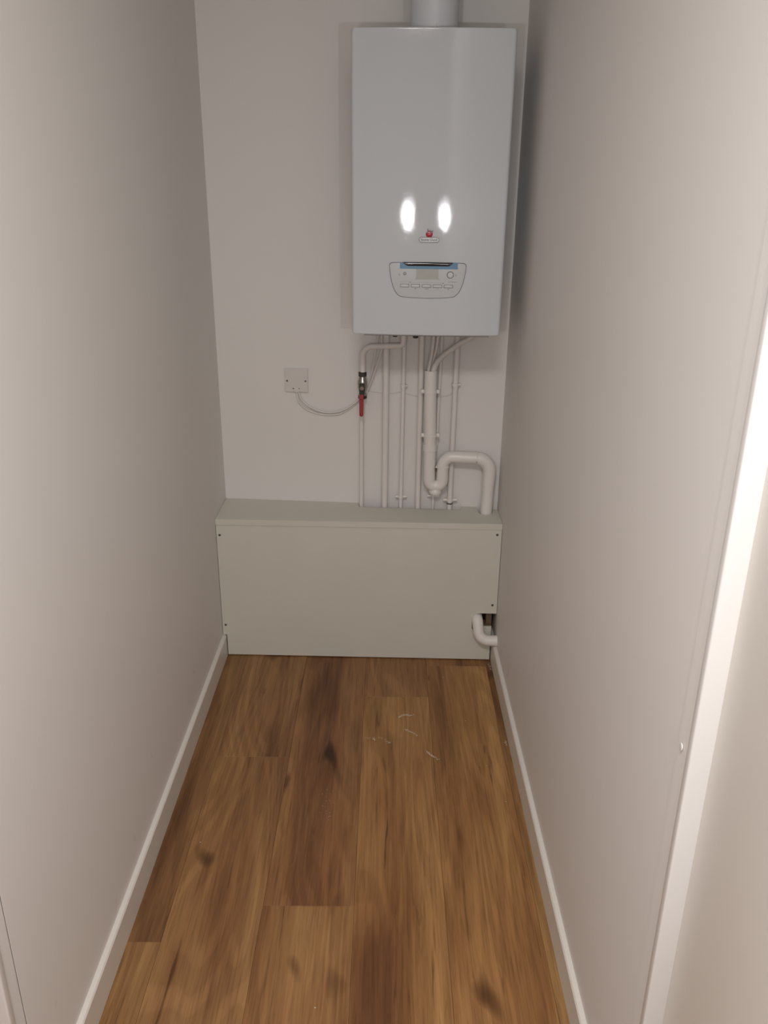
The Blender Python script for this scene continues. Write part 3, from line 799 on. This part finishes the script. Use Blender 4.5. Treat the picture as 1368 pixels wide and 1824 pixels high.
cable([(-0.2885, 0.8935), (-0.277, 0.868), (-0.247, 0.845), (-0.199, 0.8305), (-0.144, 0.839), (-0.102, 0.867), (-0.066, 0.901), (-0.050, 0.938), (-0.031, 0.993), (-0.0165, 1.044), (-0.0165, 1.078), (-0.0165, TOPZ)],
      [0.005, 0.010, 0.013, 0.013, 0.014, 0.015, 0.017, 0.020, 0.026, 0.036, 0.038, 0.04], 0.0030, 'white cable in the upper loop from plate to boiler')
tw = smooth_path([(x, wy(x, 0.0022), z) for x, z in ((-0.066, 0.905), (-0.024, 0.900), (0.022, 0.8985), (0.049, 0.903), (0.077, 0.895), (0.113, 0.889), (0.159, 0.889), (0.186, 0.892), (0.208, 0.899), (0.214, 0.905))], 6)
top('sensor_wire', tube(tw, 0.0016, 8), 'cable', 'very thin white wire running sideways behind the upright pipes', 'wire', None, True)

# waste elbow coming out of the boxing cut-out and into the right wall
ep = fillet([(0.3175, 2.56, 0.172), (0.3180, 2.452, 0.1585), (0.3240, 2.427, 0.098), (0.392, 2.424, 0.098)], [0.018, 0.034], 12)
top('waste_pipe', tube(ep, 0.0186, 26), 'pvc', 'short white waste pipe elbow leaving the boxing cut-out into the right wall', 'pipe', None, True)

# plaster dust and crumbs on the floor
db = bmesh.new()
def crumb(x, y, s):
    n = 5; a0 = random.random() * 6; s *= 1.3
    hgt = s * random.uniform(0.25, 0.6)
    t = db.verts.new((x, y, 0.0002 + hgt))
    rg = [db.verts.new((x + s * random.uniform(0.6, 1.2) * math.cos(a0 + 6.283 * k / n), y + s * random.uniform(0.6, 1.2) * math.sin(a0 + 6.283 * k / n), 0.0002)) for k in range(n)]
    for k in range(n): db.faces.new((t, rg[k], rg[(k + 1) % n]))
    db.faces.new(rg[::-1])
def smear(pts, n, w, s):
    for _ in range(n):
        i = random.randrange(len(pts) - 1); t = random.random()
        x = pts[i][0] * (1 - t) + pts[i + 1][0] * t; y = pts[i][1] * (1 - t) + pts[i + 1][1] * t
        crumb(x + random.gauss(0, w), y + random.gauss(0, w), s * random.uniform(0.5, 1.3))
smear([(0.050, 2.118), (0.060, 2.132), (0.072, 2.135), (0.083, 2.130), (0.094, 2.134)], 90, 0.0022, 0.0009)
smear([(0.068, 2.062), (0.078, 2.052), (0.090, 2.046), (0.104, 2.030)], 60, 0.0018, 0.0009)
smear([(-0.054, 2.016), (-0.028, 2.016), (-0.022, 2.006)], 40, 0.0018, 0.0008)
smear([(-0.010, 2.022), (0.006, 2.010), (0.016, 1.996), (0.026, 1.997)], 50, 0.0022, 0.0007)
smear([(0.128, 1.955), (0.142, 1.938), (0.160, 1.920)], 60, 0.0018, 0.0010)
smear([(0.362, 2.01), (0.366, 1.985)], 22, 0.003, 0.0011)
smear([(0.362, 2.44), (0.367, 2.40)], 24, 0.003, 0.0011)
smear([(-0.15, 1.78), (-0.14, 1.68)], 26, 0.012, 0.0007)
for (x, y) in ((0.254, 2.107), (0.296, 1.896), (-0.449, 1.591), (-0.127, 1.152), (0.33, 1.75), (0.20, 2.35)): crumb(x, y, 0.0014)
o = obj('plaster_dust', db, 'dust', None, (0.05, 2.05, 0.0)); tag(o, 'white plaster dust and crumbs scattered on the wood plank floor', 'dust', None, 'stuff')
